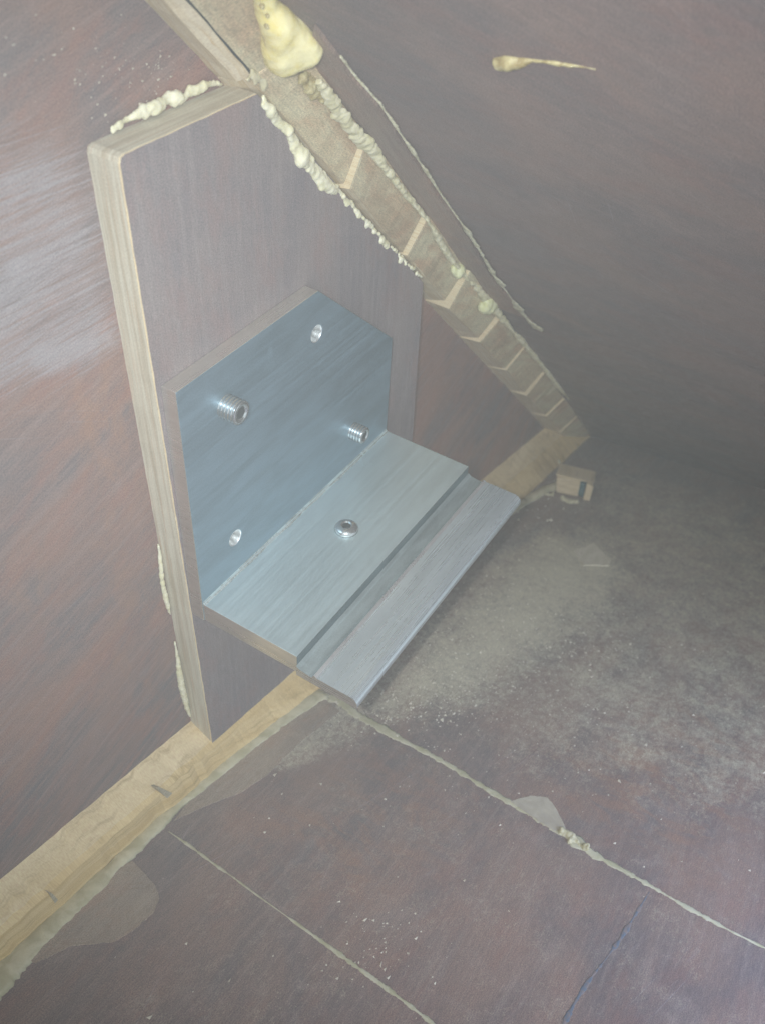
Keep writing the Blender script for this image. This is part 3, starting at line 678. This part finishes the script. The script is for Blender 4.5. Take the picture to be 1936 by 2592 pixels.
# veneer strip and its lifted edge on the right board
def flat_sheet(name, pl, on, up, mat, label, cat, h=0.0004, parent=None, step=8, jit=2.0, uvf=None):
    Q = interp([(*p, 0) for p in pl] + [(*pl[0], 0)], step)[:-1]
    Q = [(q[0] + rng.normal() * jit * .4, q[1] + rng.normal() * jit * .4) for q in Q]
    P = [on(*q) for q in Q]; n = len(P)
    V = [p - up * 0.0003 for p in P] + [p + up * h for p in P]
    F = [(i, (i + 1) % n, n + (i + 1) % n, n + i) for i in range(n)] + [tuple(range(n, 2 * n))]
    o = mk(name, V, F, [mat], parent, uvf or (lambda co, pi: ((co - TRI) @ FX, (co - TRI) @ FY))); fix_normals(o)
    if label: tag(o, label, cat)
    return o
uvr = lambda co, pi: ((co - TRI) @ AX, (co - TRI) @ RV)
M_rag = resin('ragged_pale_resin', (0.36, 0.33, 0.22), (0.56, 0.53, 0.38), 0.5, bump=0.8, scale=500)
M_strip = brown_ply('light_brown_veneer', (0.27, 0.18, 0.14), (0.19, 0.14, 0.125), (0.31, 0.25, 0.20), grain=0.0, masks=False, rough=0.5)
flat_sheet('veneer_strip', [(800, 60), (905, 200), (960, 262), (1000, 322), (1060, 412), (1120, 502), (1165, 564), (1215, 645), (1252, 705), (1360, 830), (1330, 800), (1250, 770), (1180, 690), (1080, 545), (960, 380), (880, 270), (780, 130)],
           lambda u, v: onR(u, v), UPR, M_strip, 'narrow light brown veneer strip glued to the right board beside the batten', 'veneer strip', h=0.0012, uvf=uvr, step=20)
rg = ribbon('ragged_edge', [(862, 140, 2), (905, 198, 3), (960, 258, 3.5), (1000, 317, 4), (1060, 406, 4), (1120, 497, 4.5), (1165, 560, 5), (1215, 636, 7), (1250, 698, 9), (1280, 735, 10), (1310, 780, 11), (1340, 815, 12), (1358, 830, 9), (1372, 838, 3)],
       lambda u, v: onR(u, v, 0.0010), UPR, M_rag, None, None, h=0.0005, parent=bpy.data.objects['veneer_strip'], jit=0.7, step=5)
rg['label'] = 'pale ragged resin edge ending in a splinter tip'

# floor seams
ribbon('floor_seam', [(800, 1752, 10), (860, 1775, 12), (900, 1807, 13), (960, 1840, 11), (1020, 1875, 7), (1080, 1905, 7), (1150, 1945, 7), (1220, 1990, 8), (1270, 2020, 9), (1330, 2055, 9), (1400, 2095, 10), (1450, 2125, 13), (1485, 2150, 10), (1500, 2162, 7), (1580, 2205, 6), (1650, 2245, 6), (1740, 2298, 5), (1790, 2325, 6), (1850, 2358, 3), (1936, 2400, 3), (2060, 2470, 3)],
       lambda u, v: onF(u, v), nF, M_seam, 'pale greenish resin seam crossing the floor from under the bracket', 'resin seam', h=0.0002, jit=0.38, wide=1.2, step=5)
ribbon('floor_seam', [(428, 2105, 2), (480, 2140, 3), (540, 2185, 3), (590, 2220, 2.5), (650, 2265, 2), (730, 2322, 2), (790, 2365, 4), (850, 2408, 5), (900, 2445, 6), (960, 2488, 5), (1030, 2540, 5), (1100, 2595, 5), (1200, 2670, 5)],
       lambda u, v: onF(u, v), nF, M_seam, 'thin tan seam crossing the bottom of the photo from the tan pine batten', 'resin seam', h=0.00015, jit=0.38, wide=1.15, step=5)
beads('resin_lump', [onF(x, y, 0.0002) for x, y in ((1420, 2105), (1450, 2118), (1470, 2135), (1485, 2150), (1440, 2128))], [0.0018, 0.0022, 0.002, 0.0014, 0.0016], M_seam,
      'small crumbly resin lump on the greenish floor seam', 'resin lump', vox=0.0004, uneven=0.001)
flat_sheet('resin_patch', [(1290, 2030), (1340, 2015), (1385, 2020), (1410, 2055), (1430, 2098), (1400, 2105), (1340, 2065)], lambda u, v: onF(u, v), nF, M_pale, 'flat pale resin patch on the far side of the greenish floor seam', 'resin patch')
flat_sheet('resin_patch', [(90, 2440), (180, 2395), (240, 2390), (290, 2385), (340, 2355), (390, 2310), (405, 2275), (395, 2245), (370, 2215), (335, 2180), (250, 2235), (150, 2330), (60, 2420)], lambda u, v: onF(u, v), nF, M_film,
           'rounded tan resin smear on the floor beside the front end of the pine batten', 'resin patch')
flat_sheet('resin_patch', [(440, 2080), (500, 2050), (545, 2032), (615, 2005), (680, 1960), (725, 1915), (760, 1880), (800, 1850), (860, 1800), (820, 1770), (740, 1800), (640, 1890), (560, 1960), (470, 2040)], lambda u, v: onF(u, v), nF, M_film,
           'long greyish resin smear on the floor below the bracket and plate foot', 'resin patch')
# uneven resin edge along the batten foot
RB = [(-200, 2672, 44), (0, 2472, 40), (60, 2414, 34), (150, 2328, 30), (250, 2234, 26), (330, 2154, 22), (400, 2088, 18), (436, 2052, 16), (455, 2034, 18), (530, 1972, 22), (600, 1912, 28), (660, 1862, 28), (715, 1815, 30), (770, 1780, 28), (820, 1755, 22)]
ribbon('resin_fillet', RB, lambda u, v: onF(u, v), nF, M_seam, 'dull greenish resin fillet along the foot of the tan pine batten', 'resin fillet', h=0.0012, step=8)
ribbon('resin_fillet', [(1130, 1430, 8), (1200, 1370, 9), (1270, 1310, 10), (1330, 1270, 14), (1380, 1240, 16), (1430, 1225, 14), (1480, 1210, 8)], lambda u, v: onF(u, v), nF, M_seam,
       'brownish resin fillet at the far foot of the batten behind the bracket', 'resin fillet', h=0.003)
# pencil line
ribbon('pencil_line', [(1642, 2258, 4), (1610, 2310, 4.5), (1570, 2375, 3.5), (1530, 2430, 4.5), (1490, 2480, 3.5), (1455, 2535, 4), (1425, 2592, 4), (1380, 2680, 4)], lambda u, v: onF(u, v), nF, M_pencil, None, None, h=0.00010, parent=floor, jit=.8)

# notches in the floor batten
# ------------------------------------------------------------------ small wooden end block in the far corner
M_tanblock = pale_wood('tan_ply_offcut', (0.46, 0.35, 0.20), (0.56, 0.45, 0.29), (0.28, 0.19, 0.11), (30, 420, 1))
eb = root('end_block', tuple(onF(1450, 1240)), 'small plywood offcut with a dark blue-green end in the far corner on the floor', 'wood block')
o0 = onF(1402, 1247, 0); e1 = onF(1472, 1262, 0) - o0; e1 = e1 - (e1 @ nF) * nF; ln = np.linalg.norm(e1); e1 /= ln; e2 = np.cross(nF, e1)
if e2 @ (o0 - CAM) < 0: e2 = -e2
def bxo(name, a, b, c, mats, parent, org=o0):
    V = [org + e1 * x + e2 * y + nF * z for x in a for y in b for z in c]
    F = [(0, 1, 3, 2), (4, 6, 7, 5), (0, 4, 5, 1), (2, 3, 7, 6), (0, 2, 6, 4), (1, 5, 7, 3)]
    V = [v + rng.normal(size=3) * 0.0007 for v in V]
    o = mk(name, V, F, mats, parent, lambda co, pi: ((co - o0) @ e1, (co - o0) @ nF)); fix_normals(o); bevel(o, 0.0005, 2); return o
hh = 0.0125
bxo('ply_body', (0, ln * .80), (0.001, 0.018), (0, hh), [M_tanblock], eb)
bxo('painted_end', (ln * .85 + .0001, ln + 0.001), (0.001, 0.016), (0.001, hh - 0.002), [M_teal], eb)
bxo('top_veneer', (-0.001, ln + 0.005), (-0.0006, 0.018), (hh + 0.0001, hh + 0.0014), [M_tanblock], eb)
bxo('side_strip', (ln + 0.0015, ln + 0.0045), (-0.0006, 0.017), (0, hh), [M_tanblock], eb)
for lab_, P_ in (('small brown resin crumb left of the offcut in the far corner', [(1392, 1240, 9), (1400, 1252, 8), (1385, 1250, 7)]),
                ('low resin crumbs right in front of the offcut in the far corner', [(1420, 1262, 7), (1440, 1268, 8), (1460, 1272, 6)]),
                ('pale resin lump between the far batten end and the offcut', [(1400, 1165, 9), (1385, 1172, 7), (1412, 1172, 8), (1420, 1185, 6)])):
    pts = [onF(x, y, 0.0005) for x, y, q in P_]; rad = [q * pxm(p) for p, (x, y, q) in zip(pts, P_)]
    beads('resin_crumb', pts, rad, M_seam, lab_, 'resin crumb', vox=0.0007, uneven=0.0015)
# chips and splinters
ck = flat_sheet('wood_chip', [(1452, 1395), (1500, 1378), (1545, 1418), (1540, 1432), (1475, 1432)], lambda u, v: onF(u, v), nF, M_chip, 'flat pale four-sided wood chip on the dusty floor right of the bracket', 'wood chip', h=0.0006)
# sawdust on the floor
V = []; F = []
zones = [((1170, 1590), (190, 140), 2200, 0.85), ((1500, 1600), (250, 200), 700, 0.9), ((1000, 1780), (120, 40), 300, 1.3), ((1430, 1420), (120, 90), 130, 1.0), ((800, 1790), (70, 30), 100, 1.2), ((950, 2390), (90, 50), 90, 1.2), ((1500, 1750), (260, 180), 160, 1.0), ((1200, 2100), (400, 250), 60, 1.2), ((500, 2300), (300, 200), 16, 1.0), ((1350, 1290), (50, 30), 70, 1.8), ((700, 1850), (90, 60), 70, 1.0)]
for (cx, cy), (sx_, sy_), cnt, sz in zones:
    for k in range(cnt):
        px, py = rng.normal(cx, sx_), rng.normal(cy, sy_)
        p = onF(px, py)
        if p[1] > -0.006 or (p - P_R) @ nR > -0.002 or np.linalg.norm(p - CAM) > 1.2: continue
        s = rng.gamma(2.2, 0.00011) * sz + 0.00008; b = len(V); 
        for d in ((1, 0, 0), (-.5, .87, 0), (-.5, -.87, 0), (0, 0, 1)):
            j = np.array(d) + rng.normal(size=3) * 0.35; V.append(p + (FX * j[0] * 1.4 + FY * j[1] + nF * (j[2] * 0.6 if d[2] else -0.1)) * s)
        F += [(b, b + 1, b + 3), (b + 1, b + 2, b + 3), (b + 2, b, b + 3), (b, b + 2, b + 1)]
sd = mk('sawdust', V, F, [M_dust]); tag(sd, 'pale sawdust crumbs scattered over the floor around the bracket', 'sawdust', kind='stuff')
V = []; F = []
for k in range(150):
    px, py = rng.normal(330, 150), rng.normal(170, 60); p = onY(px, py, YW)
    if p[0] + p[2] > 0.2 : continue
    s = min(0.00035, rng.gamma(2, 0.00006) + 0.00005); b = len(V)
    for d in ((1, 0), (-.5, .87), (-.5, -.87)):
        j = np.array(d) + rng.normal(size=2) * .4; V.append(p + np.array([j[0] * 1.5, 0.0001, j[1]]) * s)
    V.append(p + np.array([0, -s, 0])); F += [(b, b + 1, b + 3), (b + 1, b + 2, b + 3), (b + 2, b, b + 3), (b, b + 2, b + 1)]
sd = mk('wall_specks', V, F, [M_dust]); tag(sd, 'pale dust specks stuck to the left wall above the plywood plate', 'dust specks', kind='stuff')
